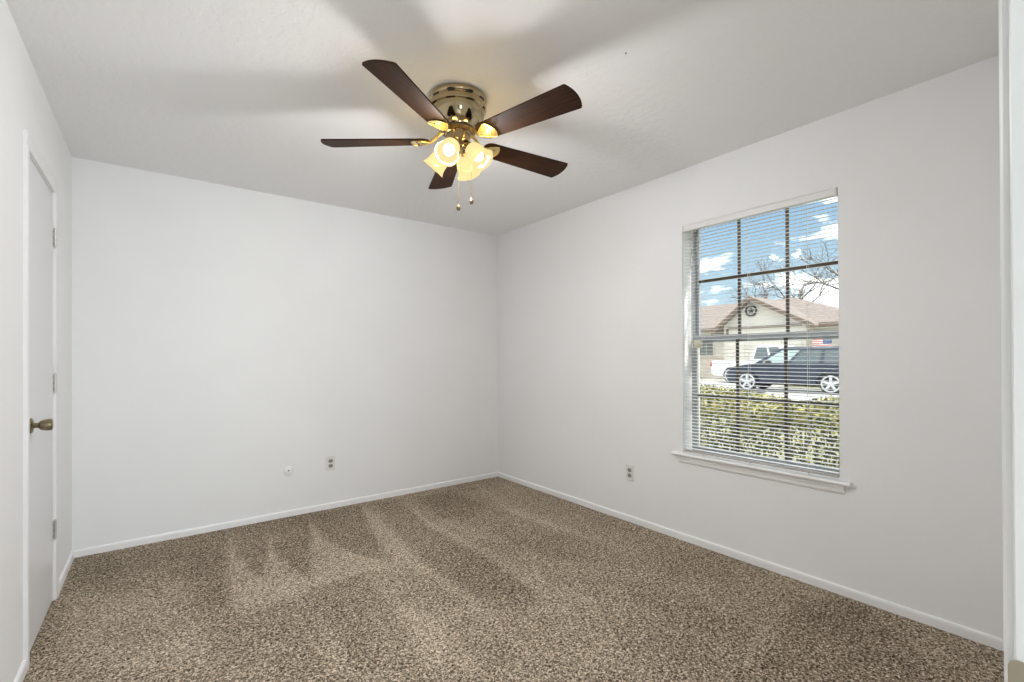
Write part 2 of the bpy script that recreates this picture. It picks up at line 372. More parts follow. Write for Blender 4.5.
# jambs (behind casing), thin
rel(MB().box((XL-.10, DY0-.0, 0), (XL-.0, DY0+.002, DZ)).box((XL-.10, DY1-.002, 0), (XL, DY1, DZ)).box((XL-.10, DY0, DZ-.002), (XL, DY1, DZ)), d1).build('door_jamb', TRIM, d1)
cas = MB(); e = .004
def cprof(sgn, y):  # casing cross-section (x, y): thick outside, eased inside
    return [(XL, y), (XL+.008, y), (XL+.0105, y+sgn*.006), (XL+.0115, y+sgn*.025), (XL+.014, y+sgn*.042), (XL+.014, y+sgn*(cw-.004)), (XL+.011, y+sgn*cw), (XL, y+sgn*cw)]
for sgn, y in ((-1, DY0-e), (1, DY1+e)):
    cas.prism(cprof(sgn, y), 0, DZ+e)
    # mitred block on top corner handled by header
hp = [(XL, DZ+e), (XL+.008, DZ+e), (XL+.0105, DZ+e+.006), (XL+.0115, DZ+e+.025), (XL+.014, DZ+e+.042), (XL+.014, DZ+e+cw-.004), (XL+.011, DZ+e+cw), (XL, DZ+e+cw)]
cas.prism(hp, DY0-e-cw, DY1+e+cw, 'Y')
rel(cas, d1).build('door_casing', mat('door_casing_paint', (.87, .87, .87), .45), d1)
for z in (1.815, 1.087, .355):
    hg = MB(); yy = DY1-.001
    hg.box((XL-.001, yy-.014, z-.045), (XL+.0015, yy+.006, z+.045))
    for k in range(5): hg.lathe([(.0001, -.0088), (.0055, -.0086), (.0055, .0086), (.0001, .0088)], (XL+.007, yy, z-.036+k*.018), n=12)
    hg.lathe([(.0001, 0), (.0035, .001), (.004, .005), (.0001, .008)], (XL+.007, yy, z+.045), n=10)
    hg.lathe([(.0001, -.008), (.004, -.005), (.0035, -.001), (.0001, 0)], (XL+.007, yy, z-.045), n=10)
    ho = rel(hg, d1).build('hinge', STEEL, d1, True)
    scr = MB()
    for dz in (-.03, .0, .03): scr.lathe([(.0001, .0016), (.004, .0016), (.004, .0024), (.0001, .0026)], (XL, yy-.009, z+dz), 'X', 10)
    rel(scr, d1).build('screw', BRASSD, ho, True)
kb = MB(); kc = (XL-.001, 2.727, .934)
kr = MB().lathe([(.0001, 0), (.031, .0), (.032, .002), (.030, .006), (.024, .009), (.014, .011), (.0001, .011)], kc, 'X', 28)
kro = rel(kr, d1).build('door_knob', KNOBM, d1, True)
rel(MB().lathe([(.011, .010), (.0105, .022), (.012, .026), (.015, .028), (.0185, .031), (.0215, .038), (.0235, .048), (.0245, .058), (.0235, .064), (.020, .067), (.012, .0675), (.0001, .067)], kc, 'X', 28), d1).build('knob_grip', KNOBM, kro, True)
rel(MB().lathe([(.0001, .0675), (.006, .0675), (.006, .069), (.0001, .0695)], kc, 'X', 16), d1).build('privacy_button', GOLD, kro, True)

# ---------------------------------------------------------------- doorway at the camera: jamb, casing, strike
d2 = empty('door_2', ((OX0+OX1)/2, YF, 0)); struct(d2, 'white painted frame of the near doorway at the right edge', 'door frame')
jm = MB().box((OX1, -.055, 0), (OX1+.02, YF, OZ+.02), .0015).box((OX0-.02, -.055, 0), (OX0, YF, OZ+.02), .0015).box((OX0, -.055, OZ), (OX1, YF, OZ+.02))
rel(jm, d2).build('door_jamb', TRIM, d2)
cs = MB()
def cp2(s, x): return [(x, YF), (x, YF+.0045), (x+s*.002, YF+.0066), (x+s*.006, YF+.0074), (x+s*.03, YF+.0072), (x+s*.05, YF+.008), (x+s*.057, YF+.006), (x+s*.058, YF)]
cs.prism(cp2(1, OX1+.0055), 0, OZ+.06); cs.prism(cp2(-1, OX0-.0055), 0, OZ+.06); cs.box((OX0, YF, OZ+.006), (OX1, YF+.007, OZ+.06))
rel(cs, d2).build('door_casing', TRIM, d2)
st = MB(); zc = .908
pl = []
for cx_, cz_, a0 in ((.0610, zc+.0265, 0), (.0325, zc+.0265, 90), (.0325, zc-.0265, 180), (.0610, zc-.0265, 270)):
    for k in range(7):
        a = R(a0+k*15); pl.append((cx_+.0065*math.cos(a), cz_+.0065*math.sin(a)))
st.prism(pl, OX1-.0018, OX1+.0002, 'X')
st.lathe([(.0001, -.0022), (.004, -.0022), (.0045, -.0016), (.0045, 0)], (OX1, .046, zc+.02), 'X', 12)
rel(st, d2).build('strike_plate', STRIKE, d2, True)

# ---------------------------------------------------------------- window in the right wall
w1 = empty('window_1', (XR, (WY0+WY1)/2, WZ0)); struct(w1, 'single hung window with dark grilles in the right wall', 'window')
FX0, FX1 = XR+.105, XR+.165
rv = MB()                                             # drywall return lining
rv.box((XR+.0005, WY0-.004, WZ0), (XR+.20, WY0+.0015, WZ1-.0015)).box((XR+.0005, WY1-.0015, WZ0), (XR+.20, WY1+.004, WZ1-.0015)).box((XR+.0005, WY0, WZ1-.0015), (XR+.097, WY1, WZ1+.001))
rel(rv, w1).build('window_return', TRIM, w1)
fr = MB()
fr.box((FX0, WY0, WZ0), (FX1, WY0+.016, WZ1+.044), .002).box((FX0, WY1-.016, WZ0), (FX1, WY1, WZ1+.044), .002)
fr.box((FX0, WY0+.014, WZ1+.022), (FX1, WY1-.014, WZ1+.044), .002).box((FX0, WY0+.014, WZ0), (FX1, WY1-.014, WZ0+.016), .002)
rel(fr, w1).build('window_frame', ALU, w1)
gy0, gy1 = WY0+.016, WY1-.016
def sash(name, z0, z1, x0, zm):
    m = MB(); t_ = .020
    m.box((x0, gy0, z0), (x0+.022, gy0+t_, z1), .002).box((x0, gy1-t_, z0), (x0+.022, gy1, z1), .002)
    m.box((x0, gy0+t_, z0), (x0+.022, gy1-t_, z0+(.024 if z0 < 1 else .030)), .002).box((x0, gy0+t_, z1-(.022 if z1 > 2 else .030)), (x0+.022, gy1-t_, z1), .002)
    s = rel(m, w1).build(name, ALU, w1)
    g = MB()
    for y in (1.202, 1.484): g.box((x0+.004, y-.0085, z0+.02), (x0+.018, y+.0085, z1-.02), .002)
    g.box((x0+.003, gy0+.01, zm-.0095), (x0+.017, gy1-.01, zm+.0095), .002)
    rel(g, w1).build('grille', BRONZE, s)
    rel(MB().box((x0+.009, gy0+.01, z0+.02), (x0+.012, gy1-.01, z1-.02)), w1).build('glass_pane', GLASS, s)
    return s
sash('lower_sash', .588, 1.345, FX0+.004, .944)
sash('upper_sash', 1.300, 2.090, FX0+.032, 1.706)
lt = MB().box((FX0-.012, gy1-.062, 1.262), (FX0+.004, gy1-.008, 1.312), .003).box((FX0-.018, gy1-.045, 1.275), (FX0-.012, gy1-.022, 1.300), .002)
rel(lt, w1).build('sash_latch', LATCH, w1)
sl = MB()                                             # stool with a rounded nose
nose = [(XR+.11, WZ0), (XR-.026, WZ0), (XR-.031, WZ0-.004), (XR-.033, WZ0-.010), (XR-.031, WZ0-.016), (XR-.026, WZ0-.020), (XR-.0005, WZ0-.020), (XR-.0005, WZ0-.0199), (XR+.11, WZ0-.0199)]
sl.prism([(a, b) for a, b in nose], WY0, WY1, 'Y')
nose2 = nose[1:7]; nose2 = [(XR-.0005, WZ0)] + nose2
sl.prism(nose2, WY0-.052, WY0, 'Y'); sl.prism(nose2, WY1, WY1+.068, 'Y')
rel(sl, w1).build('window_sill', TRIM, w1)
ap = [(XR-.0005, WZ0-.020), (XR-.016, WZ0-.020), (XR-.016, WZ0-.036), (XR-.012, WZ0-.042), (XR-.010, WZ0-.058), (XR-.006, WZ0-.066), (XR-.0005, WZ0-.068)]
rel(MB().prism(ap, WY0-.022, WY1+.03, 'Y'), w1).build('window_apron', TRIM, w1)

# ---------------------------------------------------------------- mini blind
BX = XR+.018; by0, by1 = WY0+.006, WY1-.006
bl = empty('window_blind', (BX, (by0+by1)/2, WZ1-.04)); tag(bl, 'white mini blind with open slats hanging inside the window opening', 'blind')
hr = MB()
prof = [(BX-.016, WZ1-.003), (BX-.018, WZ1-.006), (BX-.018, WZ1-.017), (BX-.0165, WZ1-.020), (BX-.0165, WZ1-.036), (BX-.014, WZ1-.040), (BX+.014, WZ1-.040), (BX+.014, WZ1-.003)]
hr.prism(prof, by0+.012, by1-.012, 'Y')
rel(hr, bl).build('headrail', BLIND, bl)
for y in (by0, by1-.014):
    rel(MB().box((BX-.019, y, WZ1-.042), (BX+.016, y+.014, WZ1-.001), .0015), bl).build('end_bracket', PLASTIC, bl)
NS = 67; zt, zb_ = WZ1-.052, WZ0+.032; TILT = R(5)
sm = MB(); pts = []
for k in range(6):
    u = -1+2*k/5; pts.append((.0125*u, .0016*(1-u*u)))
prof = [(a, b) for a, b in pts] + [(a, b-.0006) for a, b in reversed(pts)]
sm.prism([(a*math.cos(TILT)-b*math.sin(TILT), a*math.sin(TILT)+b*math.cos(TILT)) for a, b in prof], -(by1-by0)/2+.002, (by1-by0)/2-.002, 'Y')
slat = sm.build('slat', BLIND, bl, True)
slat.location = (0, 0, zt-(WZ1-.04))
for k in range(1, NS):
    s = slat.copy(); col.objects.link(s); s.parent = bl; s.location = (0, 0, zt-(zt-zb_)*k/(NS-1)-(WZ1-.04))
rel(MB().box((BX-.0125, by0+.002, WZ0+.008), (BX+.0125, by1-.002, WZ0+.020), .003), bl).build('bottom_rail', RAILG, bl)
for y in (1.655, 1.362, 1.047):
    m = MB()
    for dx in (-.0135, .0135): m.tube([(BX+dx, y, WZ1-.04), (BX+dx, y, WZ0+.014)], .0007, 5)
    m.tube([(BX, y+.004, WZ1-.04), (BX, y+.004, WZ0+.014)], .0006, 5)
    rel(m, bl).build('ladder_cord', CORD, bl)
    rel(MB().lathe([(.0001, 0), (.005, .0005), (.0055, .004), (.004, .009), (.0001, .009)], (BX, y, WZ0+.0005), n=12), bl).build('rail_button', CORD, bl, True)
wd = MB().tube([(BX-.021, 1.715, WZ1-.045), (BX-.022, 1.716, 1.29)], .0022, 6)
wd.lathe([(.0022, 0), (.005, -.004), (.0055, -.03), (.003, -.034), (.0001, -.034)], (BX-.022, 1.716, 1.29), n=10)
rel(wd, bl).build('tilt_wand', mat('clear_wand', (.80, .82, .82), .2), bl, True)

# ---------------------------------------------------------------- outlets and cable plate
def outlet(name, loc, rz, label):
    root = empty(name, loc, rz); tag(root, label, 'outlet', 'wall outlets')
    MB().box((-.0355, -.005, -.0575), (.0355, 0, .0575), .002).build('cover_plate', PLASTIC, root)
    for z in (-.0195, .0195):
        pl = []
        for k in range(24):
            a = 2*math.pi*k/24; pl.append((max(-.0165, min(.0165, .0175*math.cos(a))), z+max(-.0135, min(.0135, .0175*math.sin(a)))))
        rc = MB().prism(pl, -.0068, -.0048, 'Y').build('receptacle', RECEPT, root)
        MB().box((-.0078, -.0071, z+.000), (-.0055, -.0067, z+.009)).box((.0055, -.0071, z+.001), (.0078, -.0067, z+.008)).lathe([(.0001, -.0071), (.0026, -.0071), (.0026, -.0067)], (0, 0, z-.007), 'Y', 10).build('slots', DARK, rc)
    MB().lathe([(.0001, -.0062), (.003, -.006), (.0033, -.005)], (0, 0, 0), 'Y', 12).build('plate_screw', STEEL, root, True)
    return root
outlet('wall_outlet', (1.109, YB, .361), 0, 'white duplex outlet low on the back wall, right of the round cable plate')
outlet('wall_outlet', (XR, 2.227, .358), R(90+180), 'white duplex outlet on the window wall, left of the window sill')
cp = empty('cable_plate', (.797, YB, .347)); tag(cp, 'small round white cable plate with dark centre hole low on back wall', 'cable plate')
MB().lathe([(.0001, -.012), (.012, -.012), (.027, -.010), (.034, -.005), (.036, 0)], (0, 0, 0), 'Y', 28).build('disc', TRIM, cp, True)
MB().lathe([(.0001, -.018), (.0030, -.018), (.0034, -.015), (.0045, -.0145), (.0048, -.011)], (0, 0, .003), 'Y', 12).build('cable_jack', DARK, cp, True)
tag(MB().lathe([(.0001, -.004), (.0025, -.0035), (.0035, -.001), (.0035, 0.001)], (0, 0, 0), n=12).build('ceiling_screw', mat('grey_screw', (.2, .2, .19), .5), None, True, (1.518, 1.236, H)), 'tiny dark screw head in the ceiling right of the fan', 'screw')

# ---------------------------------------------------------------- ceiling fan
fan = empty('ceiling_fan', (1.142, 1.933, H)); tag(fan, 'brass flush mount ceiling fan with five dark walnut blades and four lit amber lamp shades', 'ceiling fan')
def fz(z): return z-H
MB().lathe([(.0001, fz(2.4395)), (.128, fz(2.4395)), (.134, fz(2.436)), (.1365, fz(2.428)), (.1365, fz(2.419)), (.133, fz(2.414)), (.129, fz(2.411)), (.129, fz(2.407)), (.133, fz(2.404)), (.136, fz(2.398)), (.1365, fz(2.388)), (.134, fz(2.379)), (.127, fz(2.374))], n=56).build('ceiling_canopy', BRASS, fan, True)
hs = MB(); hs.lathe([(.127, fz(2.374)), (.1265, fz(2.368)), (.124, fz(2.352)), (.117, fz(2.332)), (.106, fz(2.314)), (.094, fz(2.301)), (.084, fz(2.294)), (.082, fz(2.288)), (.060, fz(2.286)), (.0001, fz(2.286))], n=56)
ho = hs.build('motor_housing', BRASS, fan, True)
vent = MB().box((-.006, -.014, -.004), (.0012, .014, .004), .001).build('vent_slot', DARK, ho)
for k in range(10):
    a = R(36*k+10); v_ = vent if k == 0 else vent.copy()
    if k: col.objects.link(v_); v_.parent = ho
    v_.location = (math.cos(a)*.1335, math.sin(a)*.1335, fz(2.409)); v_.rotation_euler = (0, 0, a)
MB().lathe([(.0001, fz(2.287)), (.078, fz(2.287)), (.082, fz(2.284)), (.082, fz(2.276)), (.076, fz(2.272)), (.0001, fz(2.272))], n=48).build('flywheel', BRASSD, fan, True)
MB().lathe([(.050, fz(2.274)), (.060, fz(2.272)), (.061, fz(2.268)), (.056, fz(2.265)), (.055, fz(2.232)), (.057, fz(2.228)), (.053, fz(2.222)), (.040, fz(2.216)), (.024, fz(2.210)), (.018, fz(2.196)), (.022, fz(2.186)), (.014, fz(2.176)), (.007, fz(2.172)), (.0001, fz(2.170))], n=40).build('switch_housing', BRASS, fan, True)

BZ = 2.235; PT = R(-11.6)
def blade_outline():
    pts = []; r0, r1, w0, w1_ = .136, .648, .053, .0715
    for k in range(7):                                      # rounded root
        a = R(180-90*k/6); pts.append((r0+.040+.040*math.cos(a), w0-.034+.034*math.sin(a)))
    tip = []
    for k in range(6):
        a = R(90-75*k/5); tip.append((r1-.026+.012*math.cos(a), w1_-.012+.012*math.sin(a)))
    pts += tip
    for k in range(1, 7): pts.append((r1-.0144*(1-k/7)**2, (w1_-.009)*(1-k/7)))
    pts.append((r1, 0))
    return pts + [(x, -y) for x, y in reversed(pts[:-1])]
def leaf(k_):                                               # shield shaped plate of the blade iron
    pts = [(.148, .009), (.160, .016), (.178, .029), (.196, .0385), (.209, .0435), (.217, .0425), (.224, .034), (.231, .018), (.234, 0)]
    cx_ = .195
    pts = [((x-cx_)*k_+cx_-.014, y*k_) for x, y in pts]
    return pts + [(x, -y) for x, y in reversed(pts[:-1])]
Mp = Matrix.Translation((0, 0, fz(BZ))) @ Matrix.Rotation(PT, 4, 'X')
bm_ = MB(); bm_.prism(blade_outline(), -.003, .003); bm_.xf(Mp)
blade = bm_.build('blade', WOOD, fan)
irn = MB(); irn.prism(leaf(1.08), -.0062, -.0032)
ring = [(x, y, -.0066) for x, y in leaf(1.08)]; ring.append(ring[0]); irn.tube(ring, .0022, 6)
irn.xf(Mp)
irn.tube([(.070, 0, fz(2.279)), (.085, 0, fz(2.275)), (.098, 0, fz(2.264)), (.112, 0, fz(2.248)), (.128, 0, fz(2.2355)), (.148, 0, fz(2.231)), (.175, 0, fz(2.2305))], [.009, .009, .0085, .0085, .0095, .009, .004], 10)
iron = irn.build('blade_iron', GOLD, blade, True)
scr_ = []
for x, y in ((.160, 0), (.192, .018), (.192, -.018)):
    sc = MB().lathe([(.0001, -.0095), (.003, -.009), (.0042, -.0072), (.0042, -.006)], (x, y, 0), n=10); sc.xf(Mp); scr_.append(sc.build('blade_screw', BRASSD, blade, True))
for k in range(5):
    b_ = blade if k == 0 else blade.copy()
    if k:
        col.objects.link(b_); b_.parent = fan
        for src in [iron]+scr_:
            c_ = src.copy(); col.objects.link(c_); c_.parent = b_
    b_.rotation_euler = (0, 0, R(-2.6+72*k))

# tulip shades
def shade_mtx(ang):
    axis = Vector((math.cos(ang)*math.sin(R(43)), math.sin(ang)*math.sin(R(43)), -math.cos(R(43))))
    q = axis.to_track_quat('Z', 'Y').to_matrix().to_4x4()
    return Matrix.Translation((math.cos(ang)*.050, math.sin(ang)*.050, fz(2.208))) @ q, axis
for k in range(4):
    ang = R(216+90*k-(6 if k == 1 else 0)); Mx, ax = shade_mtx(ang)
    arm = MB().tube([(math.cos(ang)*.030, math.sin(ang)*.030, fz(2.222)), (math.cos(ang)*.042, math.sin(ang)*.042, fz(2.214)), tuple(Mx @ Vector((0, 0, .004)))], [.010, .010, .011], 10)
    sk = MB().lathe([(.0001, -.006), (.014, -.005), (.020, .0), (.0225, .008), (.0225, .022), (.0235, .024), (.0235, .028), (.018, .030), (.0001, .030)], n=24); sk.xf(Mx)
    arm.add(sk.v, sk.f)
    so = arm.build('lamp_socket', BRASS, fan, True)
    sh = MB(); sh.cap = False; npt = 48; prof = [(.0225, .018), (.033, .026), (.0405, .040), (.0445, .058), (.0460, .076), (.0470, .092), (.0500, .106), (.0550, .117), (.0590, .121)]
    inner = [(r-.0022, z) for r, z in reversed(prof)]
    vs = []; fs = []; pr = prof + inner
    for i, (r, z) in enumerate(pr):
        for j in range(npt):
            a = 2*math.pi*j/npt; wv = max(0, (z-.10)/.021)
            rr = r*(1+.008*wv*math.cos(8*a)); p = Vector((rr*math.cos(a), rr*math.sin(a), z+.001*wv*math.cos(8*a)))
            vs.append(Mx @ p)
    for i in range(len(pr)-1):
        for j in range(npt):
            a = i*npt+j; b = i*npt+(j+1) % npt; fs.append((a, b, b+npt, a+npt))
    sh.add(vs, fs)
    sho = sh.build('lamp_shade', SHADE, fan, True)
    bb = MB().lathe([(.0001, .028), (.012, .030), (.013, .042), (.018, .052), (.0245, .064), (.027, .076), (.0245, .088), (.016, .098), (.0001, .102)], n=20); bb.xf(Mx)
    bb.build('bulb', BULB, sho, True)
    pd = bpy.data.lights.new('bulb_light', 'POINT'); pd.energy = BULB_W; pd.color = (.975, .965, .975); pd.shadow_soft_size = .036
    po = bpy.data.objects.new('bulb_light', pd); col.objects.link(po); po.location = Vector(fan.location) + Mx @ Vector((0, 0, .100))
for dx, dy, z0, z1 in ((-.022, -.038, 2.215, 1.912), (.024, -.040, 2.215, 1.955)):
    m = MB(); m.tube([(dx*1.2, dy*1.2, fz(2.225)), (dx*1.5, dy*1.5, fz(2.218)), (dx*1.5, dy*1.5, fz(2.19)), (dx*1.5, dy*1.5, fz(z1))], .0011, 6)
    z = z1+.004
    while z < 2.2: m.lathe([(.0001, -.0016), (.0017, 0), (.0001, .0016)], (dx*1.5, dy*1.5, fz(z)), n=6); z += .006
    ch = m.build('pull_chain', GOLD, fan)
    MB().lathe([(.0001, .004), (.003, .002), (.0045, -.004), (.0085, -.012), (.0095, -.018), (.0075, -.025), (.003, -.028), (.0001, -.0285)], (dx*1.5, dy*1.5, fz(z1)), n=16).build('pull_knob', BRASSD, ch, True)

# ================================================================ outside
GZ = -.10
ASPH = noise_mat('pale_asphalt', (.42, .41, .39), (.56, .54, .51), 3, .9)
CONC = noise_mat('pale_concrete', (.55, .51, .46), (.68, .64, .58), 2, .9)
LAWN = noise_mat('dormant_lawn', (.20, .19, .08), (.33, .30, .16), 8, .95, .4, 60)
SIDING = mat('cream_siding', (.70, .66, .58), .7)
t = SIDING.node_tree; tc = t.nodes.new('ShaderNodeTexCoord'); wv = t.nodes.new('ShaderNodeTexWave'); wv.bands_direction = 'Z'; wv.inputs['Scale'].default_value = 1.6; wv.wave_profile = 'SAW'
bp = t.nodes.new('ShaderNodeBump'); bp.inputs['Distance'].default_value = .02; bp.inputs['Strength'].default_value = .5
t.links.new(tc.outputs['Object'], wv.inputs[0]); t.links.new(wv.outputs[0], bp.inputs['Height']); t.links.new(bp.outputs[0], t.nodes['Principled BSDF'].inputs['Normal'])
BRICK = mat('pale_pink_brick', (.6, .5, .42), .85)
t = BRICK.node_tree; tc = t.nodes.new('ShaderNodeTexCoord'); mp = t.nodes.new('ShaderNodeMapping'); mp.inputs['Rotation'].default_value = (R(90), 0, R(90))
br = t.nodes.new('ShaderNodeTexBrick'); br.inputs['Scale'].default_value = 4; br.inputs['Color1'].default_value = (.62, .50, .42, 1); br.inputs['Color2'].default_value = (.70, .58, .50, 1); br.inputs['Mortar'].default_value = (.72, .68, .62, 1)
sx = t.nodes.new('ShaderNodeSeparateXYZ'); cx_ = t.nodes.new('ShaderNodeCombineXYZ')
t.links.new(tc.outputs['Object'], sx.inputs[0]); t.links.new(sx.outputs[1], cx_.inputs[0]); t.links.new(sx.outputs[2], cx_.inputs[1])
t.links.new(cx_.outputs[0], br.inputs[0]); t.links.new(br.outputs[0], t.nodes['Principled BSDF'].inputs['Base Color'])
ROOF = noise_mat('weathered_shingles', (.21, .165, .145), (.30, .245, .215), 6, .9, stretch=(1, 1, 3))
FASC = mat('brown_fascia', (.20, .14, .10), .7)
GTRIM = mat('pale_trim', (.72, .68, .60), .6)
VENT = mat('dark_iron', (.05, .045, .04), .6)
HGLASS = mat('house_window_glass', (.12, .14, .13), .1)
NAVY = mat('dark_blue_car_paint', (.018, .028, .055), .4, 0, Coat_Weight=.15)
WHITEP = mat('white_car_paint', (.78, .78, .78), .2, Coat_Weight=.6)
CGL = mat('car_window_glass', (.10, .13, .14), .05)
WSH = mat('pale_windshield', (.42, .52, .50), .08)
TYRE = mat('tyre_rubber', (.03, .03, .03), .8)
RIM = mat('silver_rim', (.75, .75, .76), .3, .5)
REDL = mat('red_tail_lens', (.40, .03, .03), .25)
BARK = noise_mat('grey_bark', (.10, .085, .07), (.17, .145, .12), 20, .9)
TWIG = mat('brown_twigs', (.13, .105, .085), .9)

struct(MB().box((2.96, -30, GZ-.2), (13.6, 60, GZ)).build('ground', LAWN), 'pale dormant front lawn between window and street', 'ground')
struct(MB().box((13.6, -40, GZ-.2), (20.6, 90, GZ-.02)).box((13.45, -40, GZ-.2), (13.6, 90, GZ+.03)).box((20.6, -40, GZ-.2), (20.75, 90, GZ+.03)).build('street', ASPH), 'pale street the dark blue car is parked on', 'street')
struct(MB().box((20.75, -40, GZ-.2), (90, 140, GZ)).build('ground_far', LAWN), 'pale lawn around the houses across the street', 'ground')
struct(MB().box((20.75, 9.2, GZ-.05), (26.1, 15.2, GZ+.012)).build('driveway', CONC), 'pale concrete driveway in front of the gabled garage', 'driveway')

# house across the street
h = empty('house', (26, 12.3, GZ)); tag(h, 'cream one storey house with a front gable and round star vent across the street', 'house')
HX = 26.0; GY0, GY1, GYC = 9.9, 14.2, 12.55; ez, pz = 2.95, 4.36
g = MB().prism([(GY0, GZ), (GY1, GZ), (GY1, ez), (GYC, pz-.08), (GY0, ez)], HX, HX+6, 'X')
rel(g, h).build('garage_wall', SIDING, h)
rf = MB()                                                  # gable roof planes with overhang
def slope(y0, z0, y1, z1, x0, x1, th=.12):
    rf.add([(x0, y0, z0), (x1, y0, z0), (x1, y1, z1), (x0, y1, z1), (x0, y0, z0+th), (x1, y0, z0+th), (x1, y1, z1+th), (x0, y1, z1+th)], [(0, 1, 2, 3), (4, 5, 6, 7), (0, 1, 5, 4), (1, 2, 6, 5), (2, 3, 7, 6), (3, 0, 4, 7)])
sl_ = (pz-ez)/(GYC-GY0)
slope(GY0-.5, ez-.5*sl_, GYC, pz, HX-.45, HX+7); sl2 = (pz-ez)/(GY1-GYC)
slope(GY1+.5, ez-.5*sl2, GYC, pz, HX-.45, HX+7)
rel(rf, h).build('gable_roof', ROOF, h)
fs_ = MB()
for (ya, za, yb2, zb2) in ((GY0-.5, ez-.5*sl_, GYC, pz), (GY1+.5, ez-.5*sl2, GYC, pz)):
    fs_.add([(HX-.5, ya, za-.10), (HX-.44, ya, za-.10), (HX-.44, yb2, zb2-.10), (HX-.5, yb2, zb2-.10), (HX-.5, ya, za+.13), (HX-.44, ya, za+.13), (HX-.44, yb2, zb2+.13), (HX-.5, yb2, zb2+.13)], [(0, 1, 2, 3), (4, 5, 6, 7), (0, 1, 5, 4), (1, 2, 6, 5), (2, 3, 7, 6), (3, 0, 4, 7)])
rel(fs_, h).build('gable_fascia', FASC, h)
vt = MB(); ring = [(HX-.06, 12.62+.28*math.cos(R(a)), 3.70+.28*math.sin(R(a))) for a in range(0, 361, 15)]; vt.tube(ring, .05, 6)
star = []
for k in range(10):
    r_ = .19 if k % 2 == 0 else .08; a = R(90+36*k); star.append((12.62+r_*math.cos(a), 3.70+r_*math.sin(a)))
vt.prism(star, HX-.08, HX-.02, 'X'); rel(vt, h).build('star_vent', VENT, h)
rel(MB().box((HX-.09, GY0+.2, 2.74), (HX, GY1-.25, 2.84)).box((HX-.05, GY1-.28, 2.2), (HX, GY1-.16, 2.8)), h).build('trim_board', FASC, h)
gd = MB()
for i in range(4):
    for j in range(4):
        y0 = 10.1+i*.96; z0 = GZ+.05+j*.58; gd.box((HX-.05, y0, z0), (HX-.005, y0+.93, z0+.55), .01)
gd.box((HX-.02, 10.15, GZ), (HX-.001, 13.97, 2.35)); rel(gd, h).build('garage_door', GTRIM, h)
mw = MB().box((27.0, GY1, 1.16), (34, 27, 2.75)); rel(mw, h).build('main_wall', SIDING, h)
rel(MB().box((26.93, GY1, GZ), (34, 27, 1.12)).box((26.88, GY1, 1.12), (27.0, 27, 1.17)), h).build('brick_wainscot', BRICK, h)
mw2 = MB().box((27.0, 7.5, GZ), (34, GY0, 2.75)); rel(mw2, h).build('side_wall', SIDING, h)
mr = MB()
def hip(x0, x1, y0, y1, z0, z1):
    xm = (x0+x1)/2; d = (x1-x0)/2; d0 = 5.2
    mr.add([(x0, y0, z0), (x1, y0, z0), (x1, y1, z0), (x0, y1, z0), (xm, y0+d0, z1), (xm, y1-d*.6, z1), (x0, y0, z0-.15), (x1, y0, z0-.15), (x1, y1, z0-.15), (x0, y1, z0-.15)],
           [(0, 3, 5, 4), (1, 4, 5, 2), (0, 4, 1), (3, 2, 5), (6, 7, 8, 9), (0, 1, 7, 6), (1, 2, 8, 7), (2, 3, 9, 8), (3, 0, 6, 9)])
hip(26.3, 35, 7.1, 27.6, 2.86, 4.72)
rel(mr, h).build('main_roof', ROOF, h)
rel(MB().box((26.24, GY1+.5, 2.68), (26.32, 27.6, 2.88)).box((26.24, 7.1, 2.68), (26.32, GY0-.5, 2.88)), h).build('eave_fascia', FASC, h)
for y0 in (15.35, 18.6):
    wi = rel(MB().box((26.93, y0, 1.22), (27.0, y0+1.5, 2.2), .01), h).build('house_window', GTRIM, h)
    rel(MB().box((26.90, y0+.07, 1.29), (26.95, y0+.46, 2.13)).box((26.90, y0+.52, 1.29), (26.95, y0+.97, 2.13)).box((26.90, y0+1.04, 1.29), (26.95, y0+1.43, 2.13)), h).build('window_glass', HGLASS, wi)

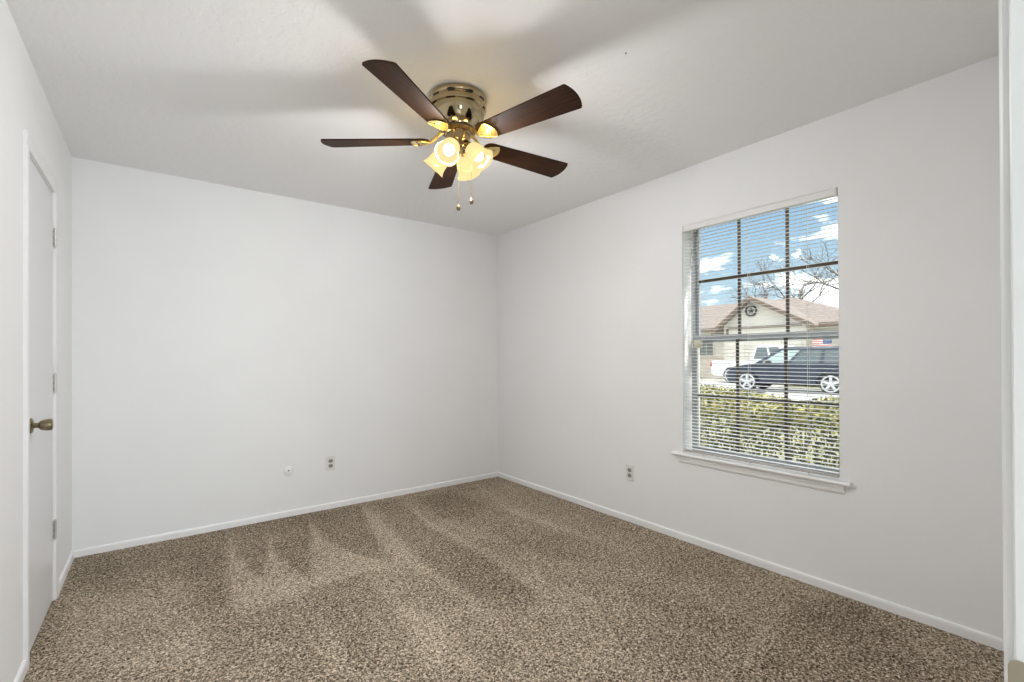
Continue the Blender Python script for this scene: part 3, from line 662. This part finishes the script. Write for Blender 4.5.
# dark blue suv parked facing left along the street (length along +Y)
def arc_notch(yc, zc, r, n=9, rev=False):
    p = [(yc+r*math.cos(math.pi*k/(n-1)), zc+r*math.sin(math.pi*k/(n-1))) for k in range(n)]
    return p if not rev else p[::-1]
def car(name, label, loc, paint, side, wheels, cabin, glass, rz=0, W=1.86, extra=None, wr_=.36):
    root = empty(name, loc, rz); tag(root, label, 'car', 'vehicles across the street' if False else None)
    # body: side profile in (y, z) swept over x with a tumblehome
    def shell(poly, xs, nm, m):
        q = MB(); n = len(poly); vs = []; zmax = max(p[1] for p in poly)
        for x, ins in xs:
            cy = sum(p[0] for p in poly)/n
            for y, z in poly: vs.append((x, cy+(y-cy)*(1-ins), z))
        fs = [tuple(range(n))[::-1], tuple((len(xs)-1)*n+k for k in range(n))]
        for i in range(len(xs)-1):
            for k in range(n): fs.append((i*n+k, i*n+(k+1) % n, (i+1)*n+(k+1) % n, (i+1)*n+k))
        q.add(vs, fs); return q.build(nm, m, root, True)
    hw_ = W/2
    body = shell(side, [(-hw_, .03), (-hw_+.05, .006), (-hw_+.2, 0), (hw_-.2, 0), (hw_-.05, .006), (hw_, .03)], 'body', paint)
    q = MB(); lo, hi = cabin      # cabin: bottom quad line (y0,y1,z) and roof (y0,y1,z)
    (a0, a1, az), (c0, c1, cz) = lo, hi; ib = hw_-.06; it = hw_-.24
    q.add([(-ib, a0, az), (ib, a0, az), (ib, a1, az), (-ib, a1, az), (-it, c0, cz), (it, c0, cz), (it, c1, cz), (-it, c1, cz), (-it+.12, c0+.15, cz+.05), (it-.12, c0+.15, cz+.05), (it-.12, c1-.15, cz+.05), (-it+.12, c1-.15, cz+.05)],
          [(3, 2, 1, 0), (0, 1, 5, 4), (1, 2, 6, 5), (2, 3, 7, 6), (3, 0, 4, 7), (4, 5, 9, 8), (5, 6, 10, 9), (6, 7, 11, 10), (7, 4, 8, 11), (8, 9, 10, 11)])
    cab = q.build('cabin', paint, root, True)
    # side glass and windshield slightly proud of the cabin
    def P(s, fy, fz_):   # on the side plane
        z = az+(cz-az)*fz_; y0 = a0+(c0-a0)*fz_; y1 = a1+(c1-a1)*fz_
        return (s*((ib+(it-ib)*fz_)+.006), y0+(y1-y0)*fy, z)
    for s in (-1, 1):
        for f0, f1 in glass:
            g_ = MB(); v = [P(s, f0, .08), P(s, f1, .08), P(s, f1, .86), P(s, f0, .86)]
            g_.add(v+[(x-s*.012, y, z) for x, y, z in v], [(0, 1, 2, 3), (4, 5, 6, 7), (0, 1, 5, 4), (1, 2, 6, 5), (2, 3, 7, 6), (3, 0, 4, 7)])
            g_.build('side_window', WSH if (extra == 'suv' and f0 > .6) else CGL, cab)
    for (ya, yb2, e_, nm, mt) in ((a1, c1, 1, 'windshield', WSH), (a0, c0, -1, 'rear_window', CGL)):
        g_ = MB(); d = .012*e_
        def Q(s, f): return (s*((ib+(it-ib)*f)-.07), ya+(yb2-ya)*f+d, az+(cz-az)*f+.004)
        v = [Q(-1, .06), Q(1, .06), Q(1, .92), Q(-1, .92)]
        g_.add(v+[(x, y-2*d, z) for x, y, z in v], [(0, 1, 2, 3), (4, 5, 6, 7), (0, 1, 5, 4), (1, 2, 6, 5), (2, 3, 7, 6), (3, 0, 4, 7)])
        g_.build(nm, mt, cab)
    for wy in wheels:
        for s in (-1, 1):
            x = s*(hw_-.11)
            wh = MB().lathe([(.20, -.11), (wr_-.03, -.11), (wr_, -.08), (wr_, .08), (wr_-.03, .11), (.20, .11)], (x, wy, wr_), 'X', 28).build('wheel', TYRE, root, True)
            rm = MB(); xo = x+s*.116
            rm.cap = False
            rm.tube([(xo, wy+wr_*.74*math.cos(R(t_)), wr_+wr_*.74*math.sin(R(t_))) for t_ in range(0, 361, 12)], .030, 6)
            rm.tube([(xo-.015, wy, wr_), (xo+.015, wy, wr_)], .06, 14)
            for k in range(5):
                a = R(90+72*k); c_, s_ = math.cos(a), math.sin(a)
                q = MB().box((-.008, .03, -.042), (.020, wr_*.70, .042), .003); q.xf(Matrix.Translation((xo, wy, wr_)) @ Matrix.Rotation(a, 4, 'X')); rm.add(q.v, q.f)
            rm.build('rim', RIM, wh, True)
    for s in (-1, 1):
        MB().box((s*hw_-.10 if s > 0 else -hw_-.08, a1-.62, az-.02), (s*hw_+.08 if s > 0 else -hw_+.10, a1-.46, az+.14), .03).build('side_mirror', VENT if extra == 'suv' else paint, root)
    MB().box((-hw_+.12, side[-1][0]-.06, .62), (-hw_+.45, side[-1][0]+.01, .76), .02).build('headlight', GTRIM, root)
    MB().box((hw_-.45, side[-1][0]-.06, .62), (hw_-.12, side[-1][0]+.01, .76), .02).build('headlight', GTRIM, root)
    for s in (-1, 1): MB().box((s*(hw_-.12)-.13, side[0][0]-.02, .80), (s*(hw_-.12)+.13, side[0][0]+.10, 1.02), .02).build('tail_light', REDL, root)
    return root
# local y: rear negative, front positive
suv_side = [(-2.15, .45), (-2.20, .8), (-2.12, 1.02), (.92, 1.05), (1.5, 1.00), (1.95, .92), (2.16, .76), (2.20, .45), (2.10, .28)] + [(1.40+.43*math.cos(R(a)), .30+.46*math.sin(R(a))) for a in range(0, 181, 20)] + [(-1.35+.43*math.cos(R(a)), .30+.46*math.sin(R(a))) for a in range(0, 181, 20)] + [(-2.1, .32)]
def order(poly): return poly
suv_side = suv_side[:8] + [suv_side[8]] + suv_side[9:]
suv_side = suv_side + []
suv = car('car', 'dark blue wagon parked side-on in the street, facing left, silver wheels', (19.2, 7.70, GZ-.02), NAVY, suv_side, (1.40, -1.35),
          ((-2.10, 1.18, 1.03), (-1.75, .25, 1.62)), ((.04, .30), (.34, .62), (.66, .93)), extra='suv', rz=R(6))
pk_side = [(-2.7, .5), (-2.72, 1.05), (-2.6, 1.12), (-.6, 1.14), (.95, 1.14), (1.7, 1.12), (2.5, 1.02), (2.62, .8), (2.62, .4)] + [(1.65+.46*math.cos(R(a)), .32+.48*math.sin(R(a))) for a in range(0, 181, 20)] + [(-1.65+.46*math.cos(R(a)), .32+.48*math.sin(R(a))) for a in range(0, 181, 20)] + [(-2.6, .36)]
car('pickup_truck', 'white pickup parked in the driveway behind the dark blue wagon', (23.1, 10.1, GZ+.012), WHITEP, pk_side, (1.65, -1.65),
    ((-.75, 1.15, 1.12), (-.55, .45, 1.80)), ((.08, .45), (.52, .90)), rz=R(180), W=1.95, wr_=.38)
ub = tag(MB().box((-.12, -.28, 0), (.12, .28, .30), .02).box((-.14, -.30, .30), (.14, .30, .335), .01).build('utility_box', mat('dark_grey_box', (.10, .11, .12), .5), None, False, (13.3, 6.44, GZ)), 'small dark utility box at the curb by the front wheel of the dark blue wagon', 'utility box')
MB().box((-.125, -.2, .1), (-.12, .2, .22)).build('access_panel', mat('black_panel', (.03, .03, .03), .5), ub)

# flag on a pole leaning from the house front
fg = empty('flag', (25.95, 8.1, 1.9)); tag(fg, 'small red white and blue striped flag hanging above the dark blue wagon roof', 'flag')
FRED = mat('flag_red', (.62, .16, .12), .8); FWH = mat('flag_white', (.85, .82, .78), .8); FBL = mat('flag_blue', (.05, .09, .22), .8)
fm = MB(); ny_ = 16; fw, fh = .82, .62; fx, fy, fzt = 24.6, 8.30, 2.12
def fp(u, v): return (fx+.03*math.sin(u*7+v*2), fy+u*fw, fzt-v*fh-.03*math.sin(u*3))
for i in range(ny_):
    for j in range(13):
        u0, u1, v0, v1 = i/ny_, (i+1)/ny_, j/13, (j+1)/13
        fm.mi = 2 if (u0 < .42 and j < 7) else (0 if j % 2 == 0 else 1)
        v = [fp(u0, v0), fp(u1, v0), fp(u1, v1), fp(u0, v1)]
        fm.add(v, [(0, 1, 2, 3)]); fm.add([(x+.004, y, z) for x, y, z in v], [(3, 2, 1, 0)])
rel(fm, fg).build('flag_cloth', [FRED, FWH, FBL], fg)
fstar = MB()
for i in range(5):
    for j in range(4):
        c = fp(.05+.075*i, .06+.125*j); pts_ = []
        for k in range(10):
            r_ = .018 if k % 2 == 0 else .008; a = R(90+36*k); pts_.append((c[1]+r_*math.cos(a), c[2]+r_*math.sin(a)))
        fstar.prism(pts_, c[0]-.012, c[0]-.006, 'X')
rel(fstar, fg).build('flag_stars', FWH, fg)
rel(MB().tube([(26.95, 8.27, 1.75), (24.55, 8.27, 2.16)], .014, 8).tube([(24.6, 8.29, 2.15), (24.6, 8.29, 1.45)], .006, 6), fg).build('flag_pole', GTRIM, fg, True)

# hedge under the window
hd = MB(); hr_ = random.Random(3)
def htop(x, y):
    b_ = .855+.035*(min(2.8, max(.6, y))-1.8)+.012*math.sin(y*5.3)+.012*math.sin(x*6)
    b_ -= .06*math.exp(-((y-1.78)/.17)**2)
    return b_
N_L = 42000
for i in range(N_L):
    y = hr_.uniform(-.6, 4.6); x = 3.62+1.05*hr_.random(); zt_ = htop(x, y)
    edge = min(1, (min(x-3.62, 4.67-x)/.12))
    zt_ -= .10*(1-edge)**2
    q = hr_.random()
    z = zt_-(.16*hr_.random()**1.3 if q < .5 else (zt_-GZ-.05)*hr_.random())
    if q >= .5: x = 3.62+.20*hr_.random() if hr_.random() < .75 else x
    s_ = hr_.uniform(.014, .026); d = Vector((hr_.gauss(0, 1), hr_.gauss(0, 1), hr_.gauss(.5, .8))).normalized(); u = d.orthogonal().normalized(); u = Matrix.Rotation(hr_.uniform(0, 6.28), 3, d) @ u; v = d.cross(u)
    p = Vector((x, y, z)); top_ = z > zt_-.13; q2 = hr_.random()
    hd.mi = (0 if q2 < .5 else (2 if q2 < .7 else 1)) if top_ else (1 if q2 < .72 else (0 if q2 < .88 else 2))  # more yellow and pale leaves on top, also standing in for its sun
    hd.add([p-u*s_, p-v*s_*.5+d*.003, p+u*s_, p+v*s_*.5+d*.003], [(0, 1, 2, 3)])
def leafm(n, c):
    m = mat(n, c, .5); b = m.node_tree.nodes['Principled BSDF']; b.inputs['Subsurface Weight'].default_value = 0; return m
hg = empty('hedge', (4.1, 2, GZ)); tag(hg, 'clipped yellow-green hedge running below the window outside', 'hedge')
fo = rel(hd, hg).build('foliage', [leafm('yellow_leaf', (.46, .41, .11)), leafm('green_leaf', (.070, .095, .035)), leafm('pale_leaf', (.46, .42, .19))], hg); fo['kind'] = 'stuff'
hs_ = MB()
for i in range(60):
    y = -.5+5*i/59; b0 = Vector((4.1+hr_.uniform(-.15, .15), y, GZ)); 
    for k in range(3):
        tip = Vector((3.72+.85*hr_.random(), y+hr_.uniform(-.2, .2), .55+.25*hr_.random())); mid = (b0+tip)/2+Vector((hr_.uniform(-.05, .05), hr_.uniform(-.05, .05), -.05))
        hs_.tube([b0, mid, tip], [.010, .007, .003], 5)
rel(hs_, hg).build('stems', BARK, hg)

# bare trees behind the houses
def tree(loc, hgt, label, seed, spread=1.0, depth=6):
    r = random.Random(seed); m = MB(); tw = MB(); root = empty('bare_tree', loc)
    tag(root, label, 'tree', 'bare winter trees behind the house')
    def grow(p, d, ln, rad, lev):
        seg = 3; pts_ = [p]; q = p.copy(); dd = d.copy()
        for i in range(seg):
            dd = (dd+Vector((r.gauss(0, .13), r.gauss(0, .13), r.gauss(.03, .08)))).normalized(); q = q+dd*ln/seg; pts_.append(q.copy())
        tgt = m if lev < 3 else tw
        tgt.tube(pts_, [rad*(1-.45*i/seg) for i in range(seg+1)], 6 if lev < 2 else 4 if lev < 4 else 3)
        if lev >= depth: return
        nb = 3 if lev < 2 else r.choice((2, 3, 3))
        for k in range(nb):
            at_ = pts_[-1] if k == 0 else pts_[r.choice((2, 3, 3, 1)) if lev else 3]
            ax_ = dd.orthogonal().normalized(); ax_ = Matrix.Rotation(r.uniform(0, 6.28), 3, dd) @ ax_
            nd = (Matrix.Rotation(R(r.uniform(18, 52))*spread, 3, ax_) @ dd)
            grow(at_.copy(), nd.normalized(), ln*r.uniform(.62, .84), max(rad*.55, .012), lev+1)
    grow(Vector((0, 0, 0)), Vector((0, 0, 1)), hgt*.26, hgt*.022, 0)
    m.build('trunk', BARK, root, True); tw.build('twigs', TWIG, root)
    return root
tree((50, 20.6, GZ), 15.5, 'large bare tree behind the house, right of the gable', 5)
tree((36.5, 9.0, GZ), 15, 'bare tree farthest right beyond the house roof', 11)
tree((52, 33.5, GZ), 9.6, 'small distant bare tree over the left part of the roof', 23)
